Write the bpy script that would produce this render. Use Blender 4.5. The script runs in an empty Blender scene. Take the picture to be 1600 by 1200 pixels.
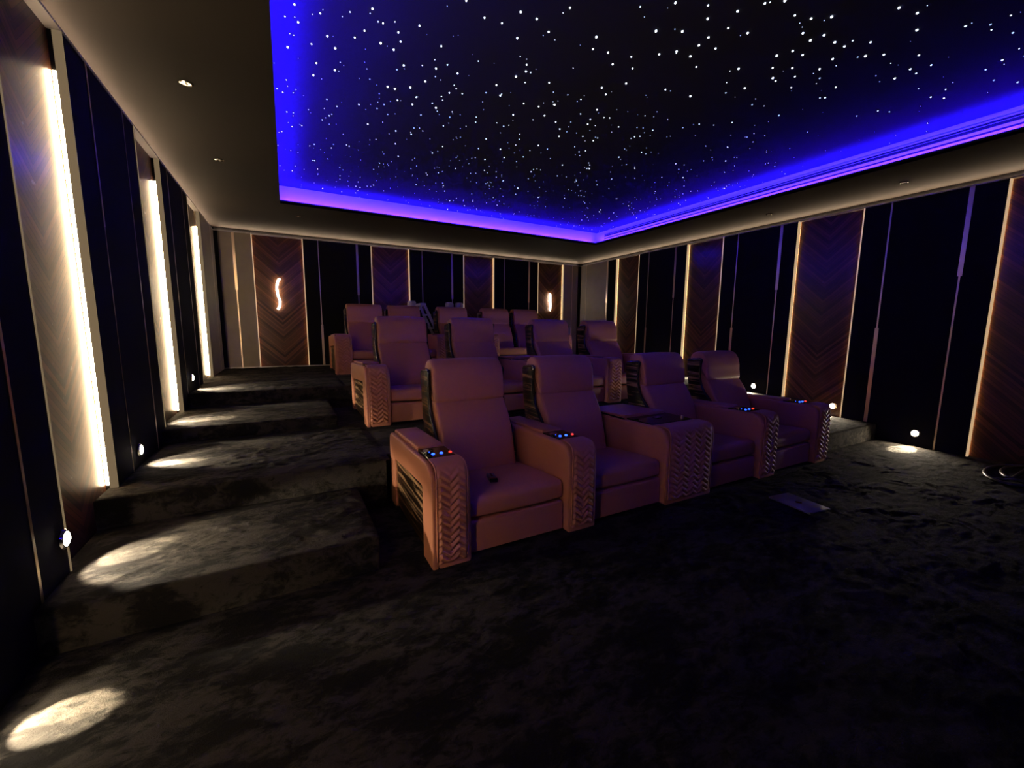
import bpy, bmesh, math, random
from mathutils import Vector, Matrix, noise

random.seed(7)
sc = bpy.context.scene
COL = sc.collection
K = 1.25                      # plan units -> metres
PI = math.pi

# ------------------------------------------------------------------ camera
F_PX, PITCH, YAW, ROLL = 640.13, math.radians(7.70), math.radians(28.63), math.radians(0.475)
cam = bpy.data.cameras.new('camera'); cam_o = bpy.data.objects.new('camera', cam); COL.objects.link(cam_o)
cam.sensor_fit = 'HORIZONTAL'; cam.sensor_width = 36.0; cam.lens = 36.0 * F_PX / 1600.0
cam.clip_start = 0.02; cam.clip_end = 60
fw = Vector((math.sin(YAW) * math.cos(PITCH), math.cos(YAW) * math.cos(PITCH), -math.sin(PITCH)))
rt = Vector((math.cos(YAW), -math.sin(YAW), 0)); up = rt.cross(fw)
r2 = rt * math.cos(ROLL) + up * math.sin(ROLL); u2 = up * math.cos(ROLL) - rt * math.sin(ROLL)
m = Matrix((r2, u2, -fw)).transposed().to_4x4(); m.translation = Vector((0, 0, 1.2 * K))
cam_o.matrix_world = m
sc.camera = cam_o

# ------------------------------------------------------------------ world, exposure, light levels
w = bpy.data.worlds.new('world'); sc.world = w; w.use_nodes = True
w.node_tree.nodes['Background'].inputs[0].default_value = (0.3, 0.28, 0.4, 1)
w.node_tree.nodes['Background'].inputs[1].default_value = 0.0
vs = sc.view_settings
vs.view_transform = 'Standard'; vs.look = 'None'; vs.gamma = 1.0; vs.use_curve_mapping = False
vs.exposure = 0.0
LED_LEFT = 85.0          # bare warm LED tapes of the left wall
LED_DIM = 9.0            # warm LED tapes of the right and rear walls
LED_CEIL = 120.0           # warm tape above the wall panels
LED_COVE = 600.0          # blue tape of the star ceiling
LED_UP = 900.0           # blue tape under the recess wall, washing the star ceiling
SPILL_W = 34.0            # their wide low spill over the treads
SPOT_W = 190.0            # step lights (watts)
WARM = (1.0, 0.71, 0.40)
BLUE = (0.040, 0.004, 1.0)

# ------------------------------------------------------------------ plan (plan units)
XL, XR, YB, YF, H = -0.855, 5.753, 7.438, -2.6, 2.63
Z1, Z2, Z3, Z4 = 0.175, 0.33, 0.437, 0.565
Y1, Y2, Y3, Y4 = 1.99, 2.71, 3.82, 4.80
AX0, AX1, AY0, AY1 = 0.015, 4.735, -1.4, 5.723
ZS = 2.86

# ------------------------------------------------------------------ materials
def nmat(name):
    mt = bpy.data.materials.new(name); mt.use_nodes = True
    nt = mt.node_tree; b = nt.nodes['Principled BSDF']
    return mt, nt, b
def N(nt, kind, **kw):
    n = nt.nodes.new(kind)
    for k, v in kw.items():
        if k in n.inputs: n.inputs[k].default_value = v
        else: setattr(n, k, v)
    return n
def plain(name, col, rough=0.5, metal=0.0, spec=0.5, coat=0.0):
    mt, nt, b = nmat(name)
    b.inputs['Base Color'].default_value = (*col, 1); b.inputs['Roughness'].default_value = rough
    b.inputs['Metallic'].default_value = metal; b.inputs['Specular IOR Level'].default_value = spec
    b.inputs['Coat Weight'].default_value = coat
    return mt
def emit(name, col, s, sample=True):
    mt, nt, b = nmat(name)
    b.inputs['Base Color'].default_value = (0.1, 0.1, 0.1, 1)
    b.inputs['Emission Color'].default_value = (*col, 1); b.inputs['Emission Strength'].default_value = s
    if not sample: mt.cycles.emission_sampling = 'NONE'
    return mt
def bumped(name, col, rough, scale, strength, dist=0.002, spec=0.5, col2=None, detail=4.0, sheen=0.0):
    mt, nt, b = nmat(name)
    tc = N(nt, 'ShaderNodeTexCoord'); nz = N(nt, 'ShaderNodeTexNoise', Scale=scale, Detail=detail)
    nt.links.new(tc.outputs['Object'], nz.inputs['Vector'])
    bp = N(nt, 'ShaderNodeBump', Strength=strength, Distance=dist)
    nt.links.new(nz.outputs['Fac'], bp.inputs['Height']); nt.links.new(bp.outputs['Normal'], b.inputs['Normal'])
    if col2:
        mx = N(nt, 'ShaderNodeMix', data_type='RGBA')
        mx.inputs[6].default_value = (*col, 1); mx.inputs[7].default_value = (*col2, 1)
        n2 = N(nt, 'ShaderNodeTexNoise', Scale=scale * 0.07, Detail=5.0)
        nt.links.new(tc.outputs['Object'], n2.inputs['Vector'])
        nt.links.new(n2.outputs['Fac'], mx.inputs[0]); nt.links.new(mx.outputs[2], b.inputs['Base Color'])
    else: b.inputs['Base Color'].default_value = (*col, 1)
    b.inputs['Roughness'].default_value = rough; b.inputs['Specular IOR Level'].default_value = spec
    b.inputs['Sheen Weight'].default_value = sheen
    return mt

M = {}
M['leather'] = bumped('leather', (0.52, 0.205, 0.115), 0.48, 260, 0.12, 0.001, 0.4)
M['fabric'] = bumped('dark_fabric', (0.0065, 0.0058, 0.0065), 0.85, 400, 0.1, 0.001, 0.12)
M['plaster'] = bumped('plaster', (0.34, 0.29, 0.21), 0.6, 60, 0.25, 0.003, 0.3, (0.24, 0.20, 0.145))
M['ceiling'] = bumped('ceiling_paint', (0.025, 0.0195, 0.016), 0.8, 20, 0.05, 0.004, 0.2)
M['star_black'] = plain('star_ceiling_fabric', (0.036, 0.036, 0.048), 0.95, spec=0.02)
M['cove'] = plain('cove_paint', (0.50, 0.48, 0.52), 0.7, spec=0.2)
M['brass'] = plain('brass', (0.80, 0.64, 0.44), 0.34, 1.0)
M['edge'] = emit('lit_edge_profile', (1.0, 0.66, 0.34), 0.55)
M['led_hot'] = emit('led_tape_bright', WARM, LED_LEFT)
M['led_near'] = emit('led_tape_soft', WARM, LED_LEFT * 0.10)
M['led_corner'] = emit('led_tape_corner', WARM, LED_LEFT * 1.0)
M['led_first'] = emit('led_tape_first', WARM, LED_LEFT * 1.45)
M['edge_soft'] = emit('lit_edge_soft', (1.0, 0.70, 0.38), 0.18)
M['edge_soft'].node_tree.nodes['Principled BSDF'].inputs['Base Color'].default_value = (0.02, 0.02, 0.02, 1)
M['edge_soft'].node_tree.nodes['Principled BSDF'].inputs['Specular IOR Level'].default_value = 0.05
M['led_dim'] = emit('led_tape_dim', (1.0, 0.52, 0.20), LED_DIM)
M['led_ceil'] = emit('led_tape_ceiling', (1.0, 0.72, 0.46), LED_CEIL)
M['led_blue'] = emit('led_tape_blue', BLUE, LED_COVE)
M['led_blue_up'] = emit('led_tape_blue_upward', (0.012, 0.006, 1.0), LED_UP)
M['lamp'] = emit('lamp_lens', (1.0, 0.88, 0.66), 40.0)
M['sconce'] = emit('sconce_tube', (1.0, 0.90, 0.70), 26.0)
M['chrome'] = plain('chrome', (0.7, 0.7, 0.7), 0.15, 1.0)
M['steel'] = plain('brushed_steel', (0.5, 0.46, 0.4), 0.35, 1.0)
M['black'] = plain('black_plastic', (0.008, 0.008, 0.010), 0.35)
M['gloss'] = plain('gloss_black', (0.006, 0.006, 0.008), 0.08, coat=0.6)
M['glass_black'] = plain('black_glass', (0.006, 0.006, 0.009), 0.10)
M['dark_base'] = plain('dark_base', (0.01, 0.009, 0.009), 0.7)
M['btn_blue'] = emit('button_blue', (0.02, 0.09, 1.0), 4.0, False)
M['btn_red'] = emit('button_red', (1.0, 0.045, 0.02), 1.8, False)
M['alu'] = plain('aluminium', (0.62, 0.62, 0.66), 0.42, 0.35)
M['laptop'] = plain('laptop_shell', (0.22, 0.22, 0.27), 0.34, 0.5)
M['rubber'] = plain('cable_rubber', (0.02, 0.02, 0.022), 0.32)
M['film'] = plain('wrap_film', (0.55, 0.55, 0.60), 0.25)
M['slot'] = plain('air_slot', (0.004, 0.004, 0.005), 0.8)

def star_mat(name, lo, hi):
    mt, nt, b = nmat(name)
    g = N(nt, 'ShaderNodeNewGeometry'); cr = N(nt, 'ShaderNodeValToRGB')
    e = cr.color_ramp.elements
    e[0].position = 0.0; e[0].color = (0.35, 0.55, 1.0, 1); e[1].position = 1.0; e[1].color = (0.85, 0.93, 1.0, 1)
    mr = N(nt, 'ShaderNodeMapRange'); mr.inputs[3].default_value = lo; mr.inputs[4].default_value = hi
    nt.links.new(g.outputs['Random Per Island'], cr.inputs[0]); nt.links.new(g.outputs['Random Per Island'], mr.inputs[0])
    nt.links.new(cr.outputs[0], b.inputs['Emission Color']); nt.links.new(mr.outputs[0], b.inputs['Emission Strength'])
    b.inputs['Base Color'].default_value = (0, 0, 0, 1); mt.cycles.emission_sampling = 'NONE'
    return mt
M['star'] = star_mat('star_point', 3.0, 5.0)
M['star_small'] = star_mat('star_point_faint', 0.5, 4.0)

def carpet():
    mt, nt, b = nmat('carpet')
    tc = N(nt, 'ShaderNodeTexCoord')
    mp = N(nt, 'ShaderNodeMapping'); mp.inputs['Scale'].default_value = (0.8, 1.5, 1.0)
    mp.inputs['Rotation'].default_value = (0, 0, 0.35)
    nt.links.new(tc.outputs['Object'], mp.inputs['Vector'])
    big = N(nt, 'ShaderNodeTexNoise', Scale=3.4, Detail=3.0, Roughness=0.6, Distortion=0.4)
    nt.links.new(mp.outputs['Vector'], big.inputs['Vector'])
    pile = N(nt, 'ShaderNodeTexNoise', Scale=15.0, Detail=12.0, Roughness=0.72, Distortion=0.55)
    nt.links.new(mp.outputs['Vector'], pile.inputs['Vector'])
    fine = N(nt, 'ShaderNodeTexNoise', Scale=190.0, Detail=3.0)
    nt.links.new(tc.outputs['Object'], fine.inputs['Vector'])
    ml = N(nt, 'ShaderNodeMath', operation='MULTIPLY'); nt.links.new(big.outputs['Fac'], ml.inputs[0]); nt.links.new(pile.outputs['Fac'], ml.inputs[1])
    cr = N(nt, 'ShaderNodeValToRGB'); e = cr.color_ramp.elements
    e[0].position = 0.21; e[0].color = (0.008, 0.007, 0.006, 1); e[1].position = 0.30; e[1].color = (0.036, 0.0315, 0.026, 1)
    nt.links.new(ml.outputs[0], cr.inputs[0]); nt.links.new(cr.outputs[0], b.inputs['Base Color'])
    b1 = N(nt, 'ShaderNodeBump', Strength=0.9, Distance=0.018); b2 = N(nt, 'ShaderNodeBump', Strength=0.6, Distance=0.005)
    nt.links.new(pile.outputs['Fac'], b1.inputs['Height']); nt.links.new(fine.outputs['Fac'], b2.inputs['Height'])
    nt.links.new(b1.outputs['Normal'], b2.inputs['Normal']); nt.links.new(b2.outputs['Normal'], b.inputs['Normal'])
    b.inputs['Roughness'].default_value = 0.95; b.inputs['Specular IOR Level'].default_value = 0.1
    return mt
M['carpet'] = carpet()

def chevron(name='chevron_veneer', lo=(0.022, 0.008, 0.004), hi=(0.145, 0.050, 0.020)):
    """fine lacquered veneer laid in Vs; the panel's own x runs across it, z up"""
    mt, nt, b = nmat(name)
    tc = N(nt, 'ShaderNodeTexCoord'); sx = N(nt, 'ShaderNodeSeparateXYZ')
    nt.links.new(tc.outputs['Object'], sx.inputs[0])
    ab = N(nt, 'ShaderNodeMath', operation='ABSOLUTE'); nt.links.new(sx.outputs[0], ab.inputs[0])
    ml = N(nt, 'ShaderNodeMath', operation='MULTIPLY'); ml.inputs[1].default_value = 0.95; nt.links.new(ab.outputs[0], ml.inputs[0])
    sb = N(nt, 'ShaderNodeMath', operation='SUBTRACT'); nt.links.new(sx.outputs[2], sb.inputs[0]); nt.links.new(ml.outputs[0], sb.inputs[1])
    sca = N(nt, 'ShaderNodeMath', operation='MULTIPLY'); sca.inputs[1].default_value = 1 / 0.046; nt.links.new(sb.outputs[0], sca.inputs[0])
    fl = N(nt, 'ShaderNodeMath', operation='FLOOR'); nt.links.new(sca.outputs[0], fl.inputs[0])
    fr = N(nt, 'ShaderNodeMath', operation='FRACT'); nt.links.new(sca.outputs[0], fr.inputs[0])
    wn = N(nt, 'ShaderNodeTexWhiteNoise', noise_dimensions='1D'); nt.links.new(fl.outputs[0], wn.inputs['W'])
    cmb = N(nt, 'ShaderNodeCombineXYZ'); nt.links.new(sca.outputs[0], cmb.inputs[0])
    xs = N(nt, 'ShaderNodeMath', operation='MULTIPLY'); xs.inputs[1].default_value = 1.6; nt.links.new(sx.outputs[0], xs.inputs[0])
    nt.links.new(xs.outputs[0], cmb.inputs[1])
    gr = N(nt, 'ShaderNodeTexNoise', Scale=4.0, Detail=6.0, Roughness=0.7); nt.links.new(cmb.outputs[0], gr.inputs['Vector'])
    mx = N(nt, 'ShaderNodeMath', operation='MULTIPLY_ADD'); mx.inputs[1].default_value = 0.48
    nt.links.new(wn.outputs[0], mx.inputs[0])
    g2 = N(nt, 'ShaderNodeMath', operation='MULTIPLY'); g2.inputs[1].default_value = 0.62; nt.links.new(gr.outputs['Fac'], g2.inputs[0])
    nt.links.new(g2.outputs[0], mx.inputs[2])
    cr = N(nt, 'ShaderNodeValToRGB'); e = cr.color_ramp.elements
    e[0].position = 0.2; e[0].color = (*lo, 1); e[1].position = 0.85; e[1].color = (*hi, 1)
    nt.links.new(mx.outputs[0], cr.inputs[0])
    gv = N(nt, 'ShaderNodeMapRange', interpolation_type='SMOOTHSTEP'); gv.inputs[1].default_value = 0.0; gv.inputs[2].default_value = 0.16
    nt.links.new(fr.outputs[0], gv.inputs[0])
    dk = N(nt, 'ShaderNodeMix', data_type='RGBA'); dk.inputs[6].default_value = (0.012, 0.004, 0.002, 1)
    nt.links.new(gv.outputs[0], dk.inputs[0]); nt.links.new(cr.outputs[0], dk.inputs[7]); nt.links.new(dk.outputs[2], b.inputs['Base Color'])
    bp = N(nt, 'ShaderNodeBump', Strength=0.08, Distance=0.003)
    nt.links.new(gv.outputs[0], bp.inputs['Height']); nt.links.new(bp.outputs['Normal'], b.inputs['Normal'])
    sc_n = N(nt, 'ShaderNodeTexNoise', Scale=18.0, Detail=8.0); nt.links.new(tc.outputs['Object'], sc_n.inputs['Vector'])
    rr = N(nt, 'ShaderNodeMapRange'); rr.inputs[3].default_value = 0.12; rr.inputs[4].default_value = 0.34
    nt.links.new(sc_n.outputs['Fac'], rr.inputs[0]); nt.links.new(rr.outputs[0], b.inputs['Coat Roughness'])
    b.inputs['Coat Weight'].default_value = 0.35; b.inputs['Roughness'].default_value = 0.5
    b.inputs['Specular IOR Level'].default_value = 0.2
    return mt
M['chevron'] = chevron()

def zebra():
    mt, nt, b = nmat('zebra_veneer')
    tc = N(nt, 'ShaderNodeTexCoord'); mp = N(nt, 'ShaderNodeMapping'); mp.inputs['Scale'].default_value = (0.45, 0.45, 11.0)
    nt.links.new(tc.outputs['Object'], mp.inputs['Vector'])
    nz = N(nt, 'ShaderNodeTexNoise', Scale=3.2, Detail=5.0, Roughness=0.65, Distortion=0.4); nt.links.new(mp.outputs['Vector'], nz.inputs['Vector'])
    cr = N(nt, 'ShaderNodeValToRGB'); e = cr.color_ramp.elements
    e[0].position = 0.50; e[0].color = (0.007, 0.004, 0.003, 1); e[1].position = 0.62; e[1].color = (0.34, 0.20, 0.10, 1)
    nt.links.new(nz.outputs['Fac'], cr.inputs[0]); nt.links.new(cr.outputs[0], b.inputs['Base Color'])
    b.inputs['Roughness'].default_value = 0.30; b.inputs['Specular IOR Level'].default_value = 0.12
    return mt
M['zebra'] = zebra()

# ------------------------------------------------------------------ mesh helpers (plan units in, metres out)
def obj(name, bm, mat, parent=None, smooth=35, loc=None):
    for v in bm.verts: v.co *= K
    bmesh.ops.recalc_face_normals(bm, faces=bm.faces)
    me = bpy.data.meshes.new(name)
    if smooth:
        for f in bm.faces: f.smooth = True
        for e in bm.edges:
            if len(e.link_faces) == 2 and e.calc_face_angle(0) > math.radians(smooth): e.smooth = False
    bm.to_mesh(me); bm.free()
    o = bpy.data.objects.new(name, me); COL.objects.link(o)
    me.materials.append(mat if not isinstance(mat, str) else M[mat])
    if parent: o.parent = parent
    if loc: o.location = Vector(loc) * K
    return o
def thing(name, label, cat, loc=(0, 0, 0), rz=0, group=None):
    o = bpy.data.objects.new(name, None); COL.objects.link(o); o.empty_display_size = 0.1
    o.location = Vector(loc) * K; o.rotation_euler = (0, 0, rz)
    return tag(o, label, cat, group)
def tag(o, label, cat, group=None):
    o['label'] = label; o['category'] = cat
    if group: o['group'] = group
    return o
def struct(name, bm, mat, parent=None, smooth=35, loc=None):
    o = obj(name, bm, mat, parent, smooth, loc)
    if not parent: o['kind'] = 'structure'
    return o
def dup(root, loc, label, group=None):
    r = root.copy(); COL.objects.link(r); r.location = Vector(loc) * K; r['label'] = label
    if group: r['group'] = group
    for ch in list(root.children):
        c = ch.copy(); COL.objects.link(c); c.parent = r
        for g in list(ch.children):
            d = g.copy(); COL.objects.link(d); d.parent = c
    return r
def box(bm, x0, x1, y0, y1, z0, z1, bev=0.0, seg=2):
    r = bmesh.ops.create_cube(bm, size=1)
    for v in r['verts']:
        v.co = Vector((x0 + (v.co.x + .5) * (x1 - x0), y0 + (v.co.y + .5) * (y1 - y0), z0 + (v.co.z + .5) * (z1 - z0)))
    if bev:
        es = list({e for v in r['verts'] for e in v.link_edges})
        bmesh.ops.bevel(bm, geom=es, offset=bev, segments=seg, profile=0.5, affect='EDGES')
    return bm
def nb(): return bmesh.new()
def B(*a, **k): return box(nb(), *a, **k)
def fillet(pts, n=6):
    """closed polygon of (a, b, r) -> list of points with rounded corners"""
    out = []
    L = len(pts)
    for i in range(L):
        a, b, r = pts[i]; p = Vector((a, b))
        if r <= 0: out.append(p); continue
        q0 = Vector(pts[i - 1][:2]); q1 = Vector(pts[(i + 1) % L][:2])
        d0 = (q0 - p); d1 = (q1 - p)
        t = min(r, d0.length * .49, d1.length * .49)
        s = p + d0.normalized() * t; e = p + d1.normalized() * t
        for k in range(n + 1):
            u = k / n; out.append(s * (1 - u) ** 2 + p * 2 * u * (1 - u) + e * u * u)
    return out
def spline(pts, n=5):
    """closed Catmull-Rom through 2D points"""
    out = []; L = len(pts); P = [Vector(p) for p in pts]
    for i in range(L):
        p0, p1, p2, p3 = P[i - 1], P[i], P[(i + 1) % L], P[(i + 2) % L]
        for k in range(n):
            t = k / n
            out.append(0.5 * ((2 * p1) + (p2 - p0) * t + (2 * p0 - 5 * p1 + 4 * p2 - p3) * t * t + (3 * p1 - p0 - 3 * p2 + p3) * t ** 3))
    return out
def area2(P): return sum(P[i - 1].x * P[i].y - P[i].x * P[i - 1].y for i in range(len(P)))
def pillow(prof, x0, x1, r=0.03, crown=0.0, n=5, bm=None):
    """extrude a (y, z) profile from x0 to x1 with softly rounded ends"""
    bm = bm or nb()
    P = prof if isinstance(prof[0], Vector) else [Vector(p) for p in prof]
    if area2(P) < 0: P = P[::-1]
    L = len(P)
    nr = []
    for i in range(L):
        t = (P[(i + 1) % L] - P[i - 1]).normalized(); nr.append(Vector((t.y, -t.x)))
    w = (x1 - x0) / 2; c = (x0 + x1) / 2
    xs = []
    for k in range(n + 1):
        a = PI / 2 * k / n; xs.append((w - r + r * math.sin(a), r * (1 - math.cos(a))))
    st = [(-x, i) for x, i in reversed(xs)]
    mid = 6 if crown else 0
    for k in range(1, mid): st.append((-(w - r) + 2 * (w - r) * k / mid, 0.0))
    st += xs
    rings = []
    for x, ins in st:
        ins = ins - crown * (1 - (x / w) ** 2)
        rings.append([bm.verts.new((c + x, P[i].x - nr[i].x * ins, P[i].y - nr[i].y * ins)) for i in range(L)])
    for a, b in zip(rings, rings[1:]):
        for i in range(L): bm.faces.new((a[i - 1], a[i], b[i], b[i - 1]))
    bm.faces.new(rings[0]); bm.faces.new(rings[-1][::-1])
    return bm
def tube(pts, r, seg=8, closed=False, bm=None):
    bm = bm or nb()
    P = [Vector(p) for p in pts]; L = len(P); rings = []
    upv = Vector((0, 0, 1)); prev = None
    for i in range(L):
        if closed: t = (P[(i + 1) % L] - P[i - 1]).normalized()
        else: t = (P[min(i + 1, L - 1)] - P[max(i - 1, 0)]).normalized()
        if prev is None:
            a = t.orthogonal().normalized()
        else: a = (prev - t * prev.dot(t)).normalized()
        prev = a; b = t.cross(a)
        rr = r(i / (L - 1)) if callable(r) else r
        rings.append([bm.verts.new(P[i] + (a * math.cos(2 * PI * k / seg) + b * math.sin(2 * PI * k / seg)) * rr) for k in range(seg)])
    for i in range(L if closed else L - 1):
        A, C = rings[i], rings[(i + 1) % L]
        for k in range(seg): bm.faces.new((A[k - 1], A[k], C[k], C[k - 1]))
    if not closed: bm.faces.new(rings[0][::-1]); bm.faces.new(rings[-1])
    return bm
def lathe(prof, seg=24, bm=None):
    """(r, z) profile around z"""
    bm = bm or nb(); rings = []
    for r, z in prof:
        rings.append([bm.verts.new((r * math.cos(2 * PI * k / seg), r * math.sin(2 * PI * k / seg), z)) for k in range(seg)])
    for a, b in zip(rings, rings[1:]):
        for k in range(seg): bm.faces.new((a[k - 1], a[k], b[k], b[k - 1]))
    bm.faces.new(rings[0][::-1]); bm.faces.new(rings[-1])
    return bm
def xf(bm, mat):
    bmesh.ops.transform(bm, matrix=mat, verts=bm.verts); return bm

# ================================================================== SETTING
RC = 0.060                      # how far the veneer panels sit back
# ---- floor and risers
FLOOR = B(XL - .12, XR + .12, YF, YB + .12, -0.12, 0)
def relief(bm, x0, x1, y0, y1, z, res=.010, amp=.018, lim=None):
    """crushed pile: a fine grid just above the flat top, sinking under it at the rim"""
    nx = max(2, int((x1 - x0) / res)); ny = max(2, int((y1 - y0) / res)); rows = []
    for j in range(ny + 1):
        y = y0 + (y1 - y0) * j / ny; row = []
        for i in range(nx + 1):
            x = x0 + (x1 - x0) * i / nx
            p = Vector((x * 7.0 + y * 3.0, y * 13.0 - x * 2.0, z * 5))
            q = p + Vector((noise.noise(p * .5), noise.noise(p * .5 + Vector((9, 4, 2))), 0)) * 1.2
            h = 0.5 + 0.5 * noise.fractal(q, 0.75, 2.1, 5)
            patch = 0.35 + 0.65 * max(0, min(1, .5 + 1.3 * noise.noise(Vector((x * 2.2, y * 3.0, z + 3)))))
            d = min(x - x0, x1 - x, y - y0, (lim(x) if lim else y1) - y) / .05
            row.append(bm.verts.new((x, y, z + (-.004 if d <= 0 else .0015 + min(1, d) * amp * patch * max(0, min(1.4, h))))))
        rows.append(row)
    for a, b in zip(rows, rows[1:]):
        for i in range(nx): bm.faces.new((a[i], a[i + 1], b[i + 1], b[i]))
def step(name, x0, x1, y0, y1, z0, z1):
    bm = nb(); box(bm, x0, x1, y0, y1, z0, z1, 0.012, 3)
    if name == 'aisle_step': relief(bm, max(x0, XL + .002), min(x1 - .004, XR - .002), y0 + .004, y1 - .01, z1)
    else: relief(bm, XL + .002, 0.54, y0 + .004, YB - .03, z1, .014)
    return struct(name, bm, 'carpet', smooth=50)
xa, xb = 0.345, 4.565
relief(FLOOR, XL + .002, XR - .003, .15, Y1 - .002, 0, .0125, lim=lambda x: Y1 - .002 if x < .50 or x > 4.45 else 1.86)
struct('floor', FLOOR, 'carpet', smooth=60)
# rear platform, middle platform (recessed behind the front row), aisle half-steps
step('platform', XL - .045, XR + .045, Y4, YB + .05, -.05, Z4)
bm = nb()
pts = [(XL - .045, Y2), (0.53, Y2), (0.53, 2.84), (4.42, 2.84), (4.42, Y2), (XR + .045, Y2), (XR + .045, Y4 - .002), (XL - .045, Y4 - .002)]
vb = [bm.verts.new((x, y, -.05)) for x, y in pts]; vt = [bm.verts.new((x, y, Z2)) for x, y in pts]
bm.faces.new(vb[::-1]); top = bm.faces.new(vt)
for i in range(len(pts)): bm.faces.new((vb[i - 1], vb[i], vt[i], vt[i - 1]))
bmesh.ops.bevel(bm, geom=list(top.edges), offset=0.012, segments=3, profile=.5, affect='EDGES')
relief(bm, XL + .002, .555, Y2 + .004, Y3 - .002, Z2); relief(bm, 4.4, XR - .002, Y2 + .15, Y3 - .002, Z2, .016)
struct('platform', bm, 'carpet', smooth=50)
for a, b in ((XL - .045, xa), (xb, XR + .045)):
    step('aisle_step', a, b, Y1, Y2 + .01, -.05, Z1)
    step('aisle_step', a, b, Y3, Y4 + .01, Z2 - .02, Z3)

# ---- ceiling with its opening, the star recess and its blue tape
TH = 0.025
bm = nb()
box(bm, XL - .12, AX0, YF, YB + .12, H, H + TH); box(bm, AX1, XR + .12, YF, YB + .12, H, H + TH)
box(bm, AX0, AX1, AY1, YB + .12, H, H + TH); box(bm, AX0, AX1, YF, AY0, H, H + TH)
struct('ceiling', bm, 'ceiling', smooth=0)
SB = 0.11                       # the recess is wider than the opening by this much
bm = nb()
for x0, x1, y0, y1 in ((AX0 - SB - .03, AX0 - SB, AY0 - SB, AY1 + SB), (AX1 + SB, AX1 + SB + .03, AY0 - SB, AY1 + SB),
                       (AX0 - SB, AX1 + SB, AY1 + SB, AY1 + SB + .03), (AX0 - SB, AX1 + SB, AY0 - SB - .03, AY0 - SB)):
    box(bm, x0, x1, y0, y1, H + TH, ZS + .03)
cove = struct('ceiling_cove', bm, 'cove', smooth=0)
lp = nb()
for x0, x1, y0, y1 in ((AX0 - .012, AX0, AY0, AY1), (AX1, AX1 + .012, AY0, AY1), (AX0 - .012, AX1 + .012, AY1, AY1 + .012), (AX0, AX1, AY0 - .012, AY0)):
    box(lp, x0, x1, y0, y1, H + .002, H + TH + .016)
obj('cove_lip', lp, 'ceiling', cove, 0)
zt0, zt1 = H + TH + .004, H + TH + .012
e = .002                        # tape standing on the ledge, facing the recess wall
so_ = SB - .055
for x0, x1, y0, y1 in ((AX0 - so_, AX0 - so_ + .001, AY0, AY1), (AX1 + so_ - .001, AX1 + so_, AY0, AY1),
                       (AX0, AX1, AY1 + so_ - .001, AY1 + so_), (AX0, AX1, AY0 - so_, AY0 - so_ + .001)):
    obj('led_strip', B(x0, x1, y0, y1, zt0, zt1), 'led_blue', cove, 0)

for x0, x1, y0, y1 in ((AX0 - .034, AX0 - .024, AY0, AY1), (AX1 + .024, AX1 + .034, AY0, AY1),
                       (AX0, AX1, AY1 + .024, AY1 + .034), (AX0, AX1, AY0 - .034, AY0 - .024)):
    obj('led_strip', B(x0, x1, y0, y1, H + TH + .001, H + TH + .002), 'led_blue_up', cove, 0)

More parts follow.
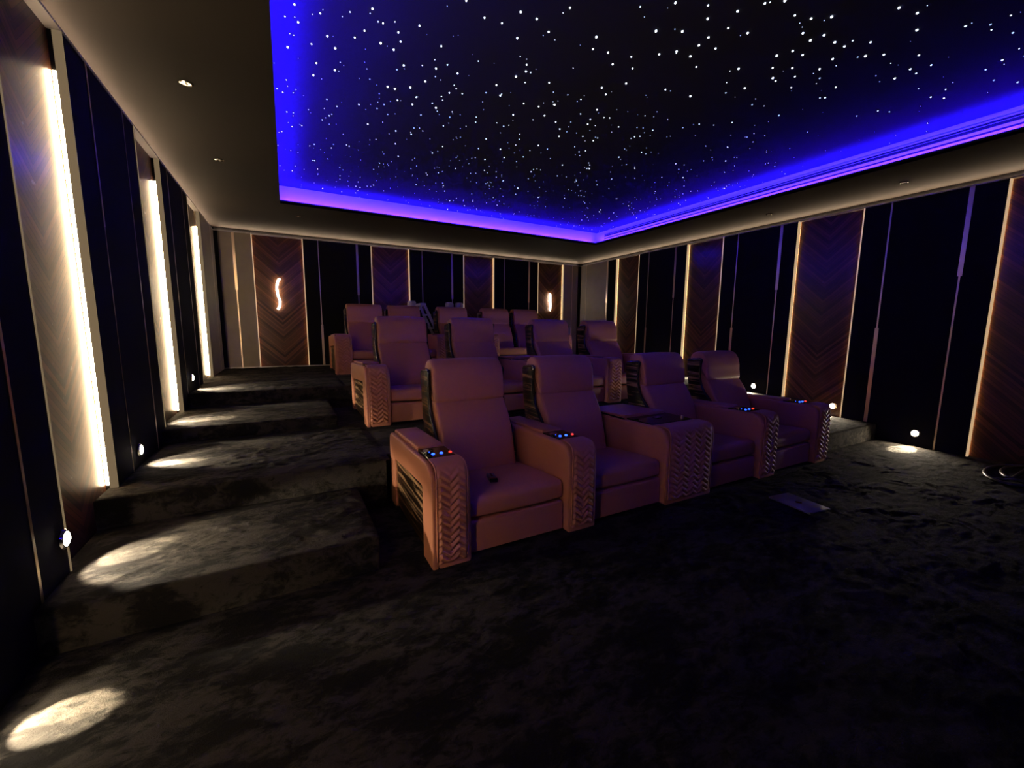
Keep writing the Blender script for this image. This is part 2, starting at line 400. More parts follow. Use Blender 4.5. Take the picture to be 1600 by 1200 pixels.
star = thing('star_ceiling', 'black recessed ceiling panel full of tiny white fibre-optic stars', 'star ceiling', ((AX0 + AX1) / 2, (AY0 + AY1) / 2, ZS))
ox, oy = (AX0 + AX1) / 2, (AY0 + AY1) / 2
obj('ceiling_panel', B(AX0 - SB - ox, AX1 + SB - ox, AY0 - SB - oy, AY1 + SB - oy, 0, .03), 'star_black', star, 0)
STARS = [(0.13,2.63),(0.15,2.76),(0.10,3.02),(0.30,2.80),(0.35,2.89),(0.26,3.10),(0.37,3.12),(0.25,3.25),(0.07,3.58),(0.14,3.86),(0.39,3.77),(0.49,2.46),(0.56,2.54),(0.48,2.65),(0.58,2.71),(0.65,2.57),(0.68,2.64),(0.66,2.73),(0.75,2.85),(0.74,2.46),(0.90,2.56),(1.03,2.23),(1.13,2.22),(1.18,2.10),(1.28,2.10),(1.39,2.15),(1.26,2.28),(1.65,2.05),(1.70,2.14),(1.80,2.12),(1.90,2.19),(1.43,2.46),(1.46,2.52),(1.43,2.60),(0.94,2.78),(1.08,2.76),(0.92,2.95),(0.92,3.17),(0.92,3.28),(1.11,3.00),(0.71,3.14),(0.76,3.14),(0.70,3.47),(0.79,3.52),(0.68,3.76),(0.57,3.48),(1.36,2.75),(1.44,2.85),(1.66,2.55),(1.64,2.86),(1.65,3.04),(1.85,2.76),(1.76,2.84),(1.87,2.93),(2.17,2.66),(2.22,2.80),(2.11,2.91),(2.10,2.77),(2.18,3.06),(2.10,3.05),(2.17,3.16),(2.25,2.87),(2.35,3.06),(2.48,3.02),(2.50,2.78),(0.90,2.17),(1.95,2.08),(2.04,2.16),(2.12,2.30),(2.01,2.42),(2.09,2.47),(1.39,1.95),(1.44,3.29),(1.43,3.60),(1.02,3.40),(0.81,3.28),(0.85,3.07),(1.09,3.24),(1.23,3.32),(1.67,3.24),(1.64,3.52),(1.04,3.76),(0.47,4.31),(0.34,4.81),(1.35,3.98),(1.05,4.28),(1.66,3.73),(2.11,3.40),(1.84,1.66),(2.24,1.44),(2.31,1.38),(2.46,1.41),(2.56,1.38),(2.64,1.32),(2.24,1.64),(2.04,1.78),(1.91,1.85),(2.37,1.61),(2.64,1.46),(2.21,1.74),(2.76,1.41),(2.74,1.47),(2.88,1.41),(2.97,1.40),(2.22,1.81),(2.33,1.78),(2.15,1.91),(2.08,1.98),(3.06,1.31),(3.00,1.09),(2.87,1.12),(3.16,1.14),(3.35,1.00),(3.45,0.93),(3.65,0.89),(2.71,1.64),(2.84,1.56),(2.75,1.57),(3.04,1.49),(3.18,1.38),(3.26,1.32),(3.45,1.22),(3.64,1.22),(4.00,1.07),(3.95,0.99),(2.38,1.95),(2.26,1.90),(2.63,1.83),(2.81,1.72),(2.92,1.66),(3.03,1.70),(3.08,1.58),(3.19,1.63),(2.92,1.78),(2.97,1.79),(3.14,1.78),(3.40,1.63),(2.87,1.94),(3.48,1.73),(3.62,1.39),(3.67,1.30),(3.58,1.30),(4.21,1.08),(4.38,1.01),(3.45,2.03),(3.12,2.04),(2.81,2.04),(2.63,2.19),(4.12,1.59),(4.12,1.36),(4.22,1.32),(2.41,2.22),(4.14,2.31),(3.59,2.37),(3.98,1.74),(2.00,1.59),(2.08,1.65),(2.17,1.54)]
def blob(bm, x, y, z, r):
    a = random.random() * PI
    t = [bm.verts.new((x + r * math.cos(a + k * PI / 2), y + r * math.sin(a + k * PI / 2), z)) for k in range(4)]
    d = bm.verts.new((x, y, z - r * .9)); u = bm.verts.new((x, y, z + r * .9))
    for k in range(4): bm.faces.new((t[k - 1], t[k], d)); bm.faces.new((t[k], t[k - 1], u))
big = sorted(STARS, key=lambda p: math.hypot(p[0], p[1]))
for x, y in big[:100]:
    s = nb(); bmesh.ops.create_icosphere(s, subdivisions=1, radius=random.uniform(.0045, .0070))
    for v in s.verts: v.co += Vector((x - ox, y - oy, -.002))
    obj('star', s, 'star', star, 60)
bm = nb()
for x, y in big[100:]: blob(bm, x - ox, y - oy, -.002, random.uniform(.0055, .0075))
for i in range(1050):
    x = random.uniform(AX0 - .08, AX1 + .08); y = random.uniform(.6, AY1 + .08)
    if y < 2.4 and random.random() < .6: continue
    blob(bm, x - ox, y - oy, -.002, random.choice((.0024, .0030, .0038, .0048, .0062)) * (1 if y > 2.6 else .8))
so = obj('star_field', bm, 'star_small', star, 0); so['kind'] = 'stuff'

# ---- walls: backing, fabric fields, plaster ends, brass trims
LPAN = [(0.63, 1.25), (2.285, 2.89), (3.93, 4.57), (5.66, 6.35)]         # veneer panels, left wall (y)
RPAN = [(-1.05, -.42), (0.63, 1.276), (2.333, 3.017), (4.032, 4.665), (5.696, 6.299)]   # right wall (y)
BPAN = [(-.395, .292), (1.321, 1.970), (2.995, 3.638), (4.656, 5.304)]                  # rear wall (x)
HP = H - .06                    # wall lining stops short of the ceiling
def lining(pan, lo, hi, plaster):
    segs = []; a = lo
    for p, q in pan: segs.append((a, p)); a = q
    segs.append((a, hi))
    return [(s, t, (s >= plaster[0] - .01 and t <= plaster[1] + .01)) for s, t in segs if t - s > .01]
def wall(side, boxf, lo, hi, fields):
    bm = nb(); boxf(bm, lo, hi, RC, RC + .08, -.1, H + .02)
    wo = struct('wall_' + side, bm, 'fabric', smooth=0)
    f = nb(); p = nb(); np_ = 0
    for s, t, pl in fields:
        boxf(p if pl else f, s, t, 0, RC, -.06, HP - .004); np_ += pl
    obj('wall_fabric', f, 'fabric', wo, 0)
    if np_: obj('wall_plaster', p, 'plaster', wo, 0)
    else: p.free()
    # warm tape lying on top of the lining, washing the ceiling
    t = nb(); boxf(t, lo + .05, hi - .05, .045, .046, HP + .0005, HP + .0075)
    obj('led_strip', t, 'led_ceil', wo, 0)
    t = nb(); boxf(t, lo, hi, -.005, RC, HP - .004, HP); boxf(t, lo, hi, -.005, 0, HP, HP + .008); obj('top_rail', t, 'cove', wo, 0)
    return wo
fl = lambda bm, a, b, d0, d1, z0, z1: box(bm, XL - d1, XL - d0, a, b, z0, z1)
frt = lambda bm, a, b, d0, d1, z0, z1: box(bm, XR + d0, XR + d1, a, b, z0, z1)
fb = lambda bm, a, b, d0, d1, z0, z1: box(bm, a, b, YB + d0, YB + d1, z0, z1)
def split(fields, at):
    out = []
    for s, t, pl in fields:
        c = [a for a in at if s < a < t]
        if c: out += [(s, c[0], not pl), (c[0], t, pl)]
        else: out.append((s, t, pl))
    return out
wl = wall('left', fl, YF, YB, lining(LPAN, YF, YB, (6.0, 8)))
wr = wall('right', frt, YF, YB, split(lining(RPAN, YF, YB, (6.0, 8)), [6.50]) if False else
          [(s, t, pl) for s, t, pl in lining(RPAN, YF, 6.29, (9, 9))] + [(6.299, 6.52, False), (6.52, YB - .03, True)])
wb = wall('back', fb, XL, XR, lining(BPAN, XL, XR - .03, (-1, -.39)) [:1] + lining(BPAN, XL, XR - .03, (5.2, 6))[1:])
struct('wall_front', B(XL - .12, XR + .12, YF - .08, YF, -.1, H + .02), 'fabric', smooth=0)

def floor_z(y): return 0.0 if y < Y1 else Z1 if y < Y2 else Z2 if y < Y3 else Z3 if y < Y4 else Z4
TRI = [0]
def trim(side, a, wide_top, zs=None):
    """two-piece brass strip: one half twice as wide as the other"""
    TRI[0] += 1
    f, zf = {'left': (fl, floor_z), 'right': (frt, floor_z), 'back': (fb, lambda y: Z4)}[side]
    zf = zf(a); zsw = zs or (1.74 if wide_top else 1.24); wl_, nl = (.016, .006) if side == 'left' else (.034, .013)
    bm = nb()
    f(bm, a - (wl_ if wide_top else nl) / 2, a + (wl_ if wide_top else nl) / 2, -.002, .002, zsw, HP)
    f(bm, a - (nl if wide_top else wl_) / 2, a + (nl if wide_top else wl_) / 2, -.0015, .002, zf - .02, zsw)
    struct('trim_%d' % TRI[0], bm, 'brass', smooth=0)
for y, wt in ((-.15, False), (.36, True), (1.507, True), (2.095, False), (3.215, True), (3.806, False), (4.889, True), (5.468, False), (6.556, True), (7.222, False)): trim('right', y, wt)
for y, wt in ((-.15, False), (.36, True), (1.48, True), (2.06, False), (3.16, True), (3.707, False), (4.83, True), (5.42, False), (7.15, True)): trim('left', y, wt)
for x, wt in ((-.622, True), (.51, False), (1.097, True), (2.2, False), (2.767, True), (3.864, False), (4.439, True), (5.541, False)): trim('back', x, wt, 1.24 if x == .51 else None)
# dark corner slots and a slim skirting along the rear wall
bm = nb(); box(bm, XR - .06, XR, YB - .004, YB + .03, Z4, HP); struct('trim_90', bm, 'slot', smooth=0)
bm = nb(); box(bm, XL, XL + .05, YB - .004, YB + .03, Z4, HP); struct('trim_91', bm, 'slot', smooth=0)
bm = nb(); box(bm, XL, XR, YB - .006, YB, Z4, Z4 + .018); struct('baseboard_back', bm, 'steel', smooth=0)

def chevron_panel(side, a, b, label, hot):
    f, rz = {'left': (fl, PI / 2), 'right': (frt, -PI / 2), 'back': (fb, 0)}[side]
    c = (a + b) / 2; hw = (b - a) / 2
    zb = Z4 if side == 'back' else floor_z(a + .02)
    loc = {'left': (XL - RC, c, zb), 'right': (XR + RC, c, zb), 'back': (c, YB + RC, zb)}[side]
    t = thing('chevron_wall_panel', label, 'wall panel', loc, rz, 'chevron wall panels')
    # local frame: x across, -y towards the room, z up
    obj('veneer', B(-hw + .001, hw - .001, -.012, -.001, -.01, HP - .005 - zb), 'chevron', t, 0)
    ztop = (2.385 if hot else HP - .005) - zb
    for s in (-1, 1):
        z0 = max(.02, floor_z(b) - zb + .02) if (s == 1 and side == 'left') else .02
        xs = sorted((s * (hw - .0005), s * (hw - .0065)))
        obj('led_strip', B(xs[0], xs[1], -RC + (.031 if hot else .041), -.0160 if hot else -.0128, z0, ztop), ('led_first' if hot == 2 else 'led_hot' if s == 1 else 'led_corner' if hot == 3 else 'led_near') if hot else 'led_dim', t, 0)
        xs = sorted((s * (hw + .0015), s * (hw - (.0060 if hot else .0095))))
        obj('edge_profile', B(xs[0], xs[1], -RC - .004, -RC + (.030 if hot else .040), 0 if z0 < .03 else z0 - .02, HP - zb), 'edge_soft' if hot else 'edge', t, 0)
    return t
for i, (a, b) in enumerate(LPAN):
    chevron_panel('left', a, b, ['chevron veneer panel of the left wall beside the camera, out at the left frame edge',
        'tall glossy left wall panel with the widest white light strip, beside the lowest step',
        'left wall panel with white light strip, second of the three strips going back',
        'left wall panel with white light strip closest to the rear wall'][i], (2, 1, 1, 3)[i])
for i, (a, b) in enumerate(RPAN):
    if i == 0: continue
    chevron_panel('right', a, b, ['', 'chevron wood panel of the right wall cut off by the right frame edge',
        'chevron wood panel of the right wall behind the right end of the front row',
        'chevron wood panel of the right wall above the front row\'s two right headrests',
        'chevron wood panel of the right wall closest to the rear corner'][i], False)
for i, (a, b) in enumerate(BPAN):
    chevron_panel('back', a, b, ['brightly lit chevron panel of the rear wall at left, carrying an S-shaped light',
        'blue-tinted chevron panel on the rear wall above the left pair of rear seats',
        'chevron panel on the rear wall above the gap right of the single rear seat',
        'orange chevron panel of the rear wall near the right corner, carrying a small curved light'][i], False)

# ================================================================== LAMPS ON THE WALLS
def step_light(x, y, z, side, label, dy=0.0):
    s = 1 if side == 'left' else -1
    t = thing('step_light', label, 'step light', (x, y, z), 0, 'step lights along the aisles')
    R = Matrix.Rotation(PI / 2 * s, 4, 'Y')
    obj('bezel', xf(lathe([(.040, 0), (.042, .004), (.037, .011), (.030, .012), (.030, .003)]), R), 'chrome', t)
    obj('lens', xf(lathe([(.0295, .003), (.0295, .010), (.022, .016), (.006, .019)]), R), 'lamp', t)
    l = bpy.data.lights.new('step_spot', 'SPOT'); l.energy = SPOT_W; l.color = (1.0, 0.83, 0.56)
    l.spot_size = math.radians(48); l.spot_blend = 0.15; l.shadow_soft_size = .012
    lo = bpy.data.objects.new('step_spot', l); COL.objects.link(lo); lo.parent = t
    lo.location = Vector((s * .034, 0, -.002)) * K
    d = Vector((s * 1.0, dy, -1.2 if (side == 'left' and y < 2.5) else -.85)); lo.rotation_euler = d.to_track_quat('-Z', 'Y').to_euler()
    l2 = bpy.data.lights.new('step_spill', 'SPOT'); l2.energy = SPILL_W * (.25 if side == 'left' and y < 2 else 2.3 if side == 'left' else 1.0); l2.color = (1.0, 0.84, 0.62)
    l2.spot_size = math.radians(94 if side == 'left' else 150); l2.spot_blend = 0.3 if side == 'left' else 0.6; l2.shadow_soft_size = .02
    lo2 = bpy.data.objects.new('step_spill', l2); COL.objects.link(lo2); lo2.parent = t
    lo2.location = Vector((s * .034, 0, 0)) * K
    lo2.rotation_euler = Vector((s * 1.0, 0, -.84 if side == 'left' else -.5)).to_track_quat('-Z', 'Y').to_euler()
    return t
for y, z, lab in ((1.62, .155, 'step light low on the left wall at the frame edge, lighting the bottom floor'),
                  (2.262, .330, 'lit step light on left wall at the near edge of the widest light strip panel'),
                  (3.291, .430, 'lit step light on dark left wall between first and second light strips'),
                  (4.067, .588, 'lit step light inside the left wall panel of the second light strip'),
                  (5.036, .695, 'lit step light on left wall between second and third light strips')):
    x = XL - (RC - .012 if any(a < y < b for a, b in LPAN) else 0)
    step_light(x, y, z, 'left', lab, {2.262: .55, 3.291: -.22}.get(y, 0.0))
for y, z, lab in ((1.661, .142, 'lit step light on right wall nearest the cable coil, above a round pool of light'),
                  (2.447, .295, 'lit step light on right wall beside the right end armrest of the front row'),
                  (3.400, .425, 'lit step light on right wall just right of the last front-row headrest'),
                  (4.30, .588, 'step light on right wall hidden behind the last front-row headrest'),
                  (5.036, .695, 'step light low on the right wall by the rear platform edge')):
    x = XR + (RC - .012 if any(a < y < b for a, b in RPAN) else 0)
    step_light(x, y, z, 'right', lab)

def s_tube(pts, rad, n=6):
    P = [Vector(p) for p in pts]; out = []
    for i in range(len(P) - 1):
        p0 = P[max(i - 1, 0)]; p1 = P[i]; p2 = P[i + 1]; p3 = P[min(i + 2, len(P) - 1)]
        for k in range(n):
            t = k / n
            out.append(0.5 * ((2 * p1) + (p2 - p0) * t + (2 * p0 - 5 * p1 + 4 * p2 - p3) * t * t + (3 * p1 - p0 - 3 * p2 + p3) * t ** 3))
    out.append(P[-1])
    return tube(out, rad, 10)
yw = YB + RC - .012
t = thing('wall_light', 'glowing S-shaped wall light on the bright rear panel at left', 'wall light', (-.085, yw, 1.68), 0, 'curved wall lights')
obj('tube', s_tube([(.035, -.030, .255), (.005, -.030, .225), (-.012, -.030, .15), (-.014, -.030, .06), (-.008, -.030, .005)], .0145), 'sconce', t)
obj('tube', s_tube([(-.008, -.030, -.003), (.012, -.030, -.07), (.014, -.030, -.13), (-.004, -.030, -.185), (-.022, -.030, -.21)], .0145), 'sconce', t)
bm = nb(); box(bm, -.014, .010, -.03, 0, -.012, .012); obj('bracket', bm, 'steel', t)
t = thing('wall_light', 'small glowing flame-shaped wall light on the rear panel near the right corner', 'wall light', (4.985, yw, 1.76), 0, 'curved wall lights')
obj('tube', s_tube([(-.008, -.03, .19), (-.006, -.03, .12), (-.004, -.03, .04), (.012, -.03, -.05), (.020, -.03, -.10)], lambda u: .008 + .016 * math.sin(PI * min(1, u * .9 + .1)) ** .8), 'sconce', t)
obj('tube', s_tube([(.000, -.03, -.105), (.004, -.03, -.15), (.006, -.03, -.175)], lambda u: .018 - .012 * u), 'sconce', t)
bm = nb(); box(bm, -.012, .012, -.03, 0, -.012, .012); obj('bracket', bm, 'steel', t)

# ---- things in the ceiling
for x, y, lab in ((-.442, 3.261, 'round recessed downlight, switched off, largest on the ceiling border at left'),
                  (-.429, 4.538, 'small switched-off downlight farther back on the left ceiling border'),
                  (.213, 6.232, 'switched-off downlight on the rear ceiling border near its left corner'),
                  (5.305, 1.863, 'switched-off downlight on the right ceiling border nearest the camera'),
                  (5.318, 3.14, 'switched-off downlight on the right ceiling border farther back')):
    t = thing('downlight', lab, 'downlight', (x, y, H), 0, 'downlights in the ceiling border')
    obj('trim_ring', lathe([(.026, 0), (.034, -.001), (.034, -.004), (.026, -.006), (.024, -.004)], 24), 'chrome', t)
    obj('lamp_face', lathe([(.0235, -.0005), (.0235, -.003), (.010, -.004)], 20), 'black', t)
    obj('bridge', B(-.003, .003, -.024, .024, -.0062, -.0035), 'steel', t)
t = thing('smoke_detector', 'small black detector on the star ceiling towards the back', 'detector', (2.432, 4.995, ZS))
obj('base', lathe([(.035, 0), (.036, -.010), (.030, -.014)], 20), 'black', t)
obj('dome', lathe([(.026, -.014), (.022, -.030), (.008, -.036)], 20), 'black', t)
t = thing('air_grille', 'long black slotted air grille along the right side of the star recess', 'air vent', (AX1 + SB, 3.0, 2.76))
obj('frame', B(-.006, 0, -2.75, 2.65, -.055, .055), 'cove', t, 0)
for z in (-.030, .012, .036): obj('slot', B(-.0075, -.0055, -2.72, 2.62, z - (.012 if z == .012 else .007), z + (.012 if z == .012 else .007)), 'slot', t, 0)

# ================================================================== SEATS
AD, AH = 0.93, 0.535           # armrest depth and height
ARM_PROF = [(0, 0, 0), (0, AH, .13), (AD, AH - .03, .06), (AD, 0, 0)]
def quilt(wid, depth_top=0.12, periods=1.66):
    """stitched chevron relief that runs down the front of an armrest; grid over the front profile"""
    prof = fillet([(depth_top, AH + .002, 0), (0, AH, .13), (0, .025, 0), (depth_top, .025, 0)][:3] + [(depth_top, .025, 0)], 10)
    path = [p for p in prof if p.x < depth_top + .001][:]
    path = path[:-1]
    dense = []
    for a, b in zip(path, path[1:]):
        n = max(1, int((b - a).length / .0036))
        for k in range(n): dense.append(a.lerp(b, k / n))
    dense.append(path[-1])
    s = 0; acc = [0]
    for a, b in zip(dense, dense[1:]): s += (b - a).length; acc.append(s)
    bm = nb(); nx = max(22, int(wid / .0056)); rows = []
    for j, p in enumerate(dense):
        a = dense[max(0, j - 1)]; b = dense[min(len(dense) - 1, j + 1)]; t = (b - a).normalized(); nrm = Vector((t.y, -t.x))
        if nrm.x > 0 and p.x < .02: nrm = -nrm
        if nrm.y < -.1: nrm = -nrm
        row = []
        for i in range(nx + 1):
            u = i / nx; x = (u - .5) * wid
            edge = min(1, min(u, 1 - u) / .07)
            fade = max(0, min(1, (acc[j] - .10) / .10)); fend = min(1, (s - acc[j]) / .02)
            zig = abs(((u * periods + .32) % 1.0) * 2 - 1)          # 0..1 triangle
            ph = ((acc[j] - zig * .038) / .039) % 1.0
            g = math.sin(PI * ph) ** .8
            h = .003 + edge * (.0022 + fade * fend * .0155 * g)
            row.append(bm.verts.new((x, p.x + nrm.x * h, p.y + nrm.y * h)))
        rows.append(row)
    for a, b in zip(rows, rows[1:]):
        for i in range(nx): bm.faces.new((a[i], a[i + 1], b[i + 1], b[i]))
    return bm, dense
def armrest(parent, x0, x1, kind, buttons=True):
    """kind: 'left_end' / 'right_end' show the veneer side, 'mid' is plain leather on both sides"""
    P = fillet(ARM_PROF, 8)
    a0, a1 = x0, x1
    if kind == 'left_end': a0 = x0 + .028
    if kind == 'right_end': a1 = x1 - .028
    arm = obj('armrest', pillow(P, a0, a1, .022), 'leather', parent, 50)
    cx = (x0 + x1) / 2; wq = x1 - x0 - .056
    q, dense = quilt(wq); 
    for v in q.verts: v.co.x += cx
    obj('quilted_front', q, 'leather', arm, 80)
    for s in (-1, 1):
        obj('piping', tube([(cx + s * (wq / 2 + .004), p.x - (.004 if p.y < AH - .05 else .001), p.y + .001) for p in dense[::5]], .0045, 6), 'leather', arm, 80)
    if kind in ('left_end', 'right_end'):
        U = fillet([(0, 0, 0), (0, AH - .004, .13), (AD, AH - .032, .06), (AD, 0.02, 0), (AD - .13, .02, 0), (AD - .13, .345, .03), (.165, .385, .03), (.165, 0, 0)], 6)
        xs = (x0, a0 + .004) if kind == 'left_end' else (a1 - .004, x1)
        obj('side_frame', pillow(U, xs[0], xs[1], .012, n=3), 'leather', arm, 50)
        wx = (a0 - .010, a0 - .001) if kind == 'left_end' else (a1 + .001, a1 + .010)
        obj('veneer_inlay', B(wx[0], wx[1], .15, AD - .12, .03, .40), 'zebra', arm, 0)
        fx = (wx[0] - .003, wx[0] + .001) if kind == 'left_end' else (wx[1] - .001, wx[1] + .003)
        obj('inlay_border', B(fx[0], fx[1], .165, .171, .02, .385), 'brass', arm, 0)
        obj('inlay_border', B(fx[0], fx[1], AD - .136, AD - .130, .02, .345), 'brass', arm, 0)
        bm = nb(); box(bm, xs[0] + .003, xs[1] - .003, AD - .125, AD - .004, 0, .025); obj('foot', bm, 'dark_base', arm, 0)
    # padded lid at the rear and dark control plate in front of it
    slope = -.03 / AD
    L = fillet([(.34, AH - .014, .0), (.34, AH + .010, .012), (AD - .03, AH - .014, .014), (AD - .03, AH - .04, 0)], 4)
    obj('arm_pad', pillow(L, x0 + .030, x1 - .026, .009, n=3), 'leather', arm, 50)
    bm = nb(); box(bm, x0 + .030, x1 - .026, .150, .332, AH - .020, AH - .0015, .002, 1)
    obj('control_plate', bm, 'glass_black', arm, 0)
    if buttons:
        w_ = x1 - x0
        for k, (mx, mat) in enumerate(((.36, 'btn_blue'), (.58, 'btn_blue'), (.82, 'btn_red'))):
            b = nb(); bmesh.ops.create_uvsphere(b, u_segments=12, v_segments=8, radius=.0095)
            for v in b.verts: v.co = Vector((v.co.x + x0 + w_ * mx, v.co.y + .205, v.co.z * .7 + AH - .001))
            o = obj('button', b, mat, arm); o['label'] = 'glowing blue button' if mat == 'btn_blue' else 'glowing red button'
        obj('cup_ring', xf(lathe([(.020, 0), (.026, 0), (.026, .010), (.020, .010)], 18), Matrix.Translation((x0 + w_ * .28, .255, AH - .002))), 'chrome', arm)
    return arm

CUSH = fillet([(.045, .208, .02), (.045, .318, .05), (.34, .300, .1), (.66, .262, 0), (.66, .205, 0)], 6)
FOOT = fillet([(.040, .018, 0), (.040, .190, .022), (.30, .190, 0), (.30, .018, 0)], 4)
BACK = spline([(.520, .235), (.545, .305), (.575, .42), (.612, .535), (.672, .640), (.722, .702), (.748, .722), (.790, .722), (.810, .695), (.775, .600), (.725, .500), (.675, .385), (.630, .285), (.600, .225), (.555, .215)], 4)
HEAD = spline([(.735, .710), (.722, .735), (.731, .80), (.738, .87), (.760, .932), (.798, .972), (.845, .988), (.895, .980), (.930, .952), (.943, .915), (.925, .893), (.895, .905), (.865, .898), (.845, .86), (.832, .80), (.826, .74), (.800, .708)], 4)
SHELL = fillet([(.948, .897, 0), (.936, .755, .1), (.905, .58, .2), (.872, .46, .2), (.842, .05, 0), (.60, .05, 0), (.600, .36, .05), (.655, .498, .1), (.752, .607, .1), (.789, .682, .1), (.806, .771, .1), (.800, .915, .01)], 5)
GAP = [(.602, .345), (.654, .498), (.750, .607), (.787, .682), (.804, .771), (.801, .86), (.798, .912), (.860, .908), (.940, .899)]
def recliner(label, loc, x0, x1, left=None, right=None, group='tan leather cinema recliners'):
    """left / right: (xa, xb, kind) armrests that belong to this seat"""
    t = thing('recliner_seat', label, 'cinema seat', loc, 0, group)
    g = .012; cx = (x0 + x1) / 2; hw = min((x1 - x0) / 2 - g, .288) - .028; sw = hw + .028
    obj('seat_cushion', pillow(CUSH, x0 + .004, x1 - .004, .022, .008), 'leather', t, 60)
    obj('foot_panel', pillow(FOOT, x0 + .006, x1 - .006, .012, n=3), 'leather', t, 60)
    obj('plinth', B(x0 + .02, x1 - .02, .09, .62, 0, .206), 'dark_base', t, 0)
    bk = obj('backrest', pillow(BACK, cx - hw, cx + hw, .022, .006), 'leather', t, 70)
    obj('headrest', pillow(HEAD, cx - hw, cx + hw, .022, .006), 'leather', bk, 70)
    sh = obj('back_shell', pillow(SHELL, cx - sw, cx + sw, .003, n=2), 'zebra', t, 40)
    for s in (-1, 1):
        obj('shell_trim', tube([(cx + s * (sw - .013), y - .002, z + .001) for y, z in [tuple(p) for p in spline_open(GAP, 5)]], .0125, 8), 'gloss', sh, 80)
    if left: armrest(t, *left)
    if right: armrest(t, *right)
    return t
def spline_open(pts, n):
    P = [Vector(p) for p in pts]; out = []
    for i in range(len(P) - 1):
        p0 = P[max(i - 1, 0)]; p1 = P[i]; p2 = P[i + 1]; p3 = P[min(i + 2, len(P) - 1)]
        for k in range(n):
            t = k / n
            out.append(0.5 * ((2 * p1) + (p2 - p0) * t + (2 * p0 - 5 * p1 + 4 * p2 - p3) * t * t + (3 * p1 - p0 - 3 * p2 + p3) * t ** 3))
    out.append(P[-1]); return out
def console(label, loc, x0, x1):
    t = thing('seat_console', label, 'console', loc, 0, 'wide consoles between recliners')
    P = fillet(ARM_PROF, 8); cx = (x0 + x1) / 2; w_ = x1 - x0
    obj('body', pillow(P, x0, x1, .024), 'leather', t, 50)
    q, dense = quilt(w_ - .064, periods=4.0)
    for v in q.verts: v.co.x += cx
    obj('quilted_front', q, 'leather', t, 80)
    for s in (-1, 1):
        obj('piping', tube([(cx + s * ((w_ - .064) / 2 + .004), p.x - (.004 if p.y < AH - .05 else .001), p.y + .001) for p in dense[::5]], .005, 6), 'leather', t, 80)
    bm = nb(); box(bm, x0 + .030, x1 - .030, .17, .50, AH - .02, AH - .001, .002, 1); obj('tray', bm, 'glass_black', t, 0)
    L = fillet([(.42, AH - .012, .006), (.42, AH + .022, .012), (AD - .03, AH - .004, .014), (AD - .03, AH - .03, 0)], 4)
    obj('lid', pillow(L, x0 + .012, x1 - .050, .012, n=3), 'leather', t, 50)
    bm = nb(); box(bm, x0 + .010, x1 - .048, .43, AD - .035, AH - .016, AH - .004); obj('lid_gap', bm, 'black', t, 0)
    obj('tab', xf(lathe([(.010, 0), (.012, .012), (.008, .026), (.003, .028)], 12), Matrix.Translation((x1 - .095, .215, AH - .003))), 'brass', t)
    obj('socket', B(cx - .03, cx + .03, .30, .34, AH - .002, AH + .003), 'chrome', t, 0)
    return t

XA = 0.570
a1, a2, c1, a3, a4 = (.570, .779), (1.392, 1.600), (2.208, 2.697), (3.304, 3.526), (4.150, 4.365)
R1, R2, R3 = (0, 1.847, 0), (0, 3.680, Z2), (0, 5.930, Z4)
f1 = recliner('front-row tan recliner at the left end with a black remote lying on it', R1, a1[1], a2[0], (*a1, 'left_end'), (*a2, 'mid'))
f2 = recliner('front-row recliner second from left, touching the wide console\'s left side', R1, a2[1], c1[0])
fc = console('front-row wide console with padded lid between second and third recliners', R1, *c1)
f3 = recliner('front-row recliner third from left, just right of the wide console', R1, c1[1], a3[0], None, (*a3, 'mid'))
f4 = recliner('front-row recliner at the right end, nearest the right wall step lights', R1, a3[1], a4[0], None, (*a4, 'right_end'))
recliner('middle-row recliner at the left end, chevron-quilted armrest facing the carpeted steps', R2, a1[1], a2[0], (*a1, 'left_end', False), (*a2, 'mid', False))
dup(f2, R2, 'middle-row recliner second from left, behind the gap of the two left front seats')
dup(fc, R2, 'middle-row wide console seen between the two left front headrests')
m3 = recliner('middle-row recliner third from left, behind the second front-row headrest', R2, c1[1], a3[0], None, (*a3, 'mid', False))
recliner('middle-row recliner at the right end, in front of the rear corner', R2, a3[1], a4[0], None, (*a4, 'right_end', False))
b1, b2, b3, b4 = (.550, .765), (1.965, 2.185), (2.805, 3.010), (4.240, 4.455)
recliner('rear-row seat at the far left, its quilted armrest beside the top step', R3, b1[1], 1.365, (*b1, 'left_end', False))
recliner('rear-row seat second from left, adjoining the far left rear seat without armrest', R3, 1.378, b2[0], None, (*b2, 'mid', False))
recliner('rear-row single seat in the middle, right of the ladder', R3, b2[1], b3[0], None, (*b3, 'mid', False))
recliner('rear-row seat second from the right, left half of the right pair', R3, b3[1], 3.615)
recliner('rear-row seat at the far right, below the small flame-shaped wall light', R3, 3.628, b4[0], None, (*b4, 'right_end', False))

# ================================================================== LOOSE THINGS
# remote on the first seat cushion
t = thing('remote_control', 'small black remote control lying on the left front-row seat cushion', 'remote control', (1.016, 2.10, .3135), -.26)
t.rotation_euler = (math.radians(-3.5), 0, -.26)
obj('body', box(nb(), -.025, .025, -.062, .062, 0, .022, .008, 3), 'black', t)
obj('end_cap', box(nb(), -.0245, .0245, -.065, -.034, .001, .0232, .005, 2), 'gloss', t)
for k in range(3): obj('key', xf(lathe([(.007, .0215), (.0065, .0235), (.002, .024)], 12), Matrix.Translation((0, .042 - k * .022, 0))), 'glass_black', t)

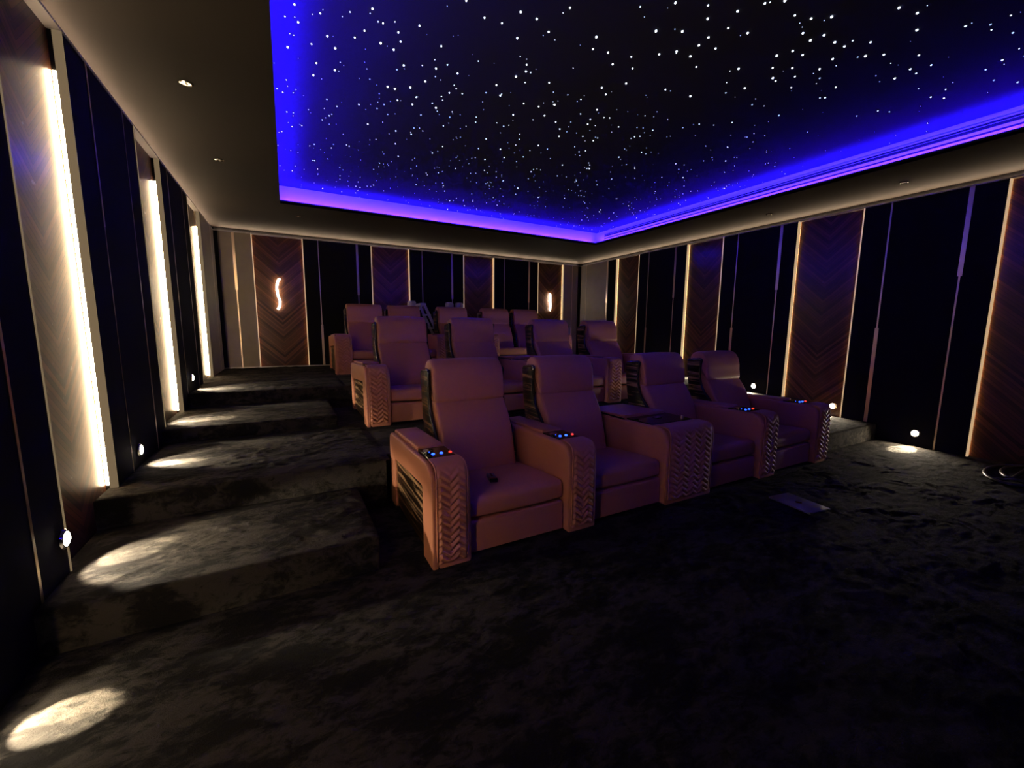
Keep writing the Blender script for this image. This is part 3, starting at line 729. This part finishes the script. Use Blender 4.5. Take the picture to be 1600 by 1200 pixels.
# closed laptop on the carpet
cx, cy = 3.045, 1.42
ang = math.atan2(1.268 - 1.540, 3.125 - 3.159)
t = thing('laptop', 'closed silver laptop lying on the carpet in front of the seats', 'laptop', (cx, cy, .011), ang)
obj('base', box(nb(), -.145, .145, -.102, .102, 0.001, .0075, .003, 2), 'laptop', t)
ld = obj('lid', box(nb(), -.145, .145, -.102, .102, .0085, .0130, .002, 2), 'laptop', t)
bm = nb()
for px, py, r in ((-.008, 0, .014), (.008, 0, .014), (0, -.010, .012)):
    g = lathe([(r, .0128), (r, .0133), (r * .5, .0134)], 18)
    me = bpy.data.meshes.new('tmp'); xf(g, Matrix.Translation((px, py, 0))); g.to_mesh(me); g.free(); bm.from_mesh(me); bpy.data.meshes.remove(me)
g = lathe([(.005, .0128), (.005, .0133), (.002, .0134)], 12); xf(g, Matrix.Translation((.004, .021, 0)) @ Matrix.Scale(1.8, 4, (0, 1, 0)))
me = bpy.data.meshes.new('tmp'); g.to_mesh(me); g.free(); bm.from_mesh(me); bpy.data.meshes.remove(me)
obj('logo', bm, 'glass_black', ld)
obj('hinge', xf(tube([(-.10, .103, .008), (.10, .103, .008)], .004, 8), Matrix()), 'black', t)

# coil of black cable by the right wall
pts = []
def loop(cx, cy, rx, ry, z, ph, turns, n=40, lift=0):
    for k in range(int(n * turns)):
        a = ph + 2 * PI * k / n
        pts.append((cx + rx * math.cos(a), cy + ry * math.sin(a), z + lift * (1 + math.sin(a * 1.0 + 1)) * .5))
loop(5.325, .84, .40, .20, .018, PI * .8, 1.05); loop(5.36, .80, .34, .155, .040, PI * .95, 1.0)
loop(5.56, .72, .15, .14, .052, PI * .7, 1.6, 30, .05)
pts += [(5.60, .55, .05), (5.57, .40, .02), (5.52, .2, .018), (5.45, -.05, .018)]
tag(obj('cable', tube(pts, .014, 10), 'rubber', None, 80), 'coiled black cable on the carpet below the right wall', 'cable')

# stepladder and wrapped rolls behind the rear row
t = thing('stepladder', 'aluminium stepladder standing behind the rear row beside the single seat', 'ladder', (2.05, 7.02, Z4))
def bar(p, q, wx, wy, bev=.004):
    p = Vector(p); q = Vector(q); d = q - p
    bm = box(nb(), -wx / 2, wx / 2, -wy / 2, wy / 2, 0, d.length, bev, 1)
    z = d.normalized(); x = Vector((1, 0, 0)); x = (x - z * x.dot(z)).normalized(); y = z.cross(x)
    return xf(bm, Matrix.Translation(p) @ Matrix((x, y, z)).transposed().to_4x4())
hl = 1.052
for y in (-.10, .19):
    obj('front_rail', bar((.50, y, 0), (.012, y, hl - .01), .045, .022), 'alu', t)
    obj('rear_rail', bar((-.42, y, 0), (-.020, y, hl - .02), .030, .020), 'alu', t)
for k in range(4):
    u = .17 + .215 * k; x = .50 * (1 - u) + .012 * u
    obj('tread', box(nb(), x - .045, x + .035, -.092, .182, u * hl - .011, u * hl + .011, .003, 1), 'alu', t)
obj('top_cap', pillow(fillet([(-.12, hl - .045, .02), (-.12, hl, .03), (.21, hl, .03), (.21, hl - .045, .02)], 4), -.055, .050, .02), 'alu', t)
obj('brace', bar((-.30, .045, .30), (.33, .045, .36), .016, .010, .002), 'steel', t)
for x, y, lab in ((1.965, 7.32, 'film-wrapped roll standing behind the rear row, left of the ladder top'),
                  (2.655, 7.30, 'film-wrapped roll behind the single rear seat, left one of the two'),
                  (2.845, 7.30, 'film-wrapped roll behind the single rear seat, right one of the two')):
    t = thing('wrapped_roll', lab, 'roll', (x, y, Z4), 0, 'wrapped rolls at the rear wall')
    hh = 1.105
    bm = lathe([(.075, 0), (.078, .02), (.078, hh - .06), (.074, hh - .025), (.062, hh - .004), (.045, hh), (.032, hh - .006), (.030, hh - .05)], 24)
    for v in bm.verts:
        n3 = noise.noise(Vector((v.co.x * 30, v.co.y * 30, v.co.z * 9))); v.co.x *= 1 + .08 * n3; v.co.y *= 1 + .08 * n3
    obj('film', bm, 'film', t, 40)
    obj('core', lathe([(.029, hh - .06), (.029, hh - .012), (.022, hh - .012), (.022, hh - .055)], 18), 'dark_base', t)
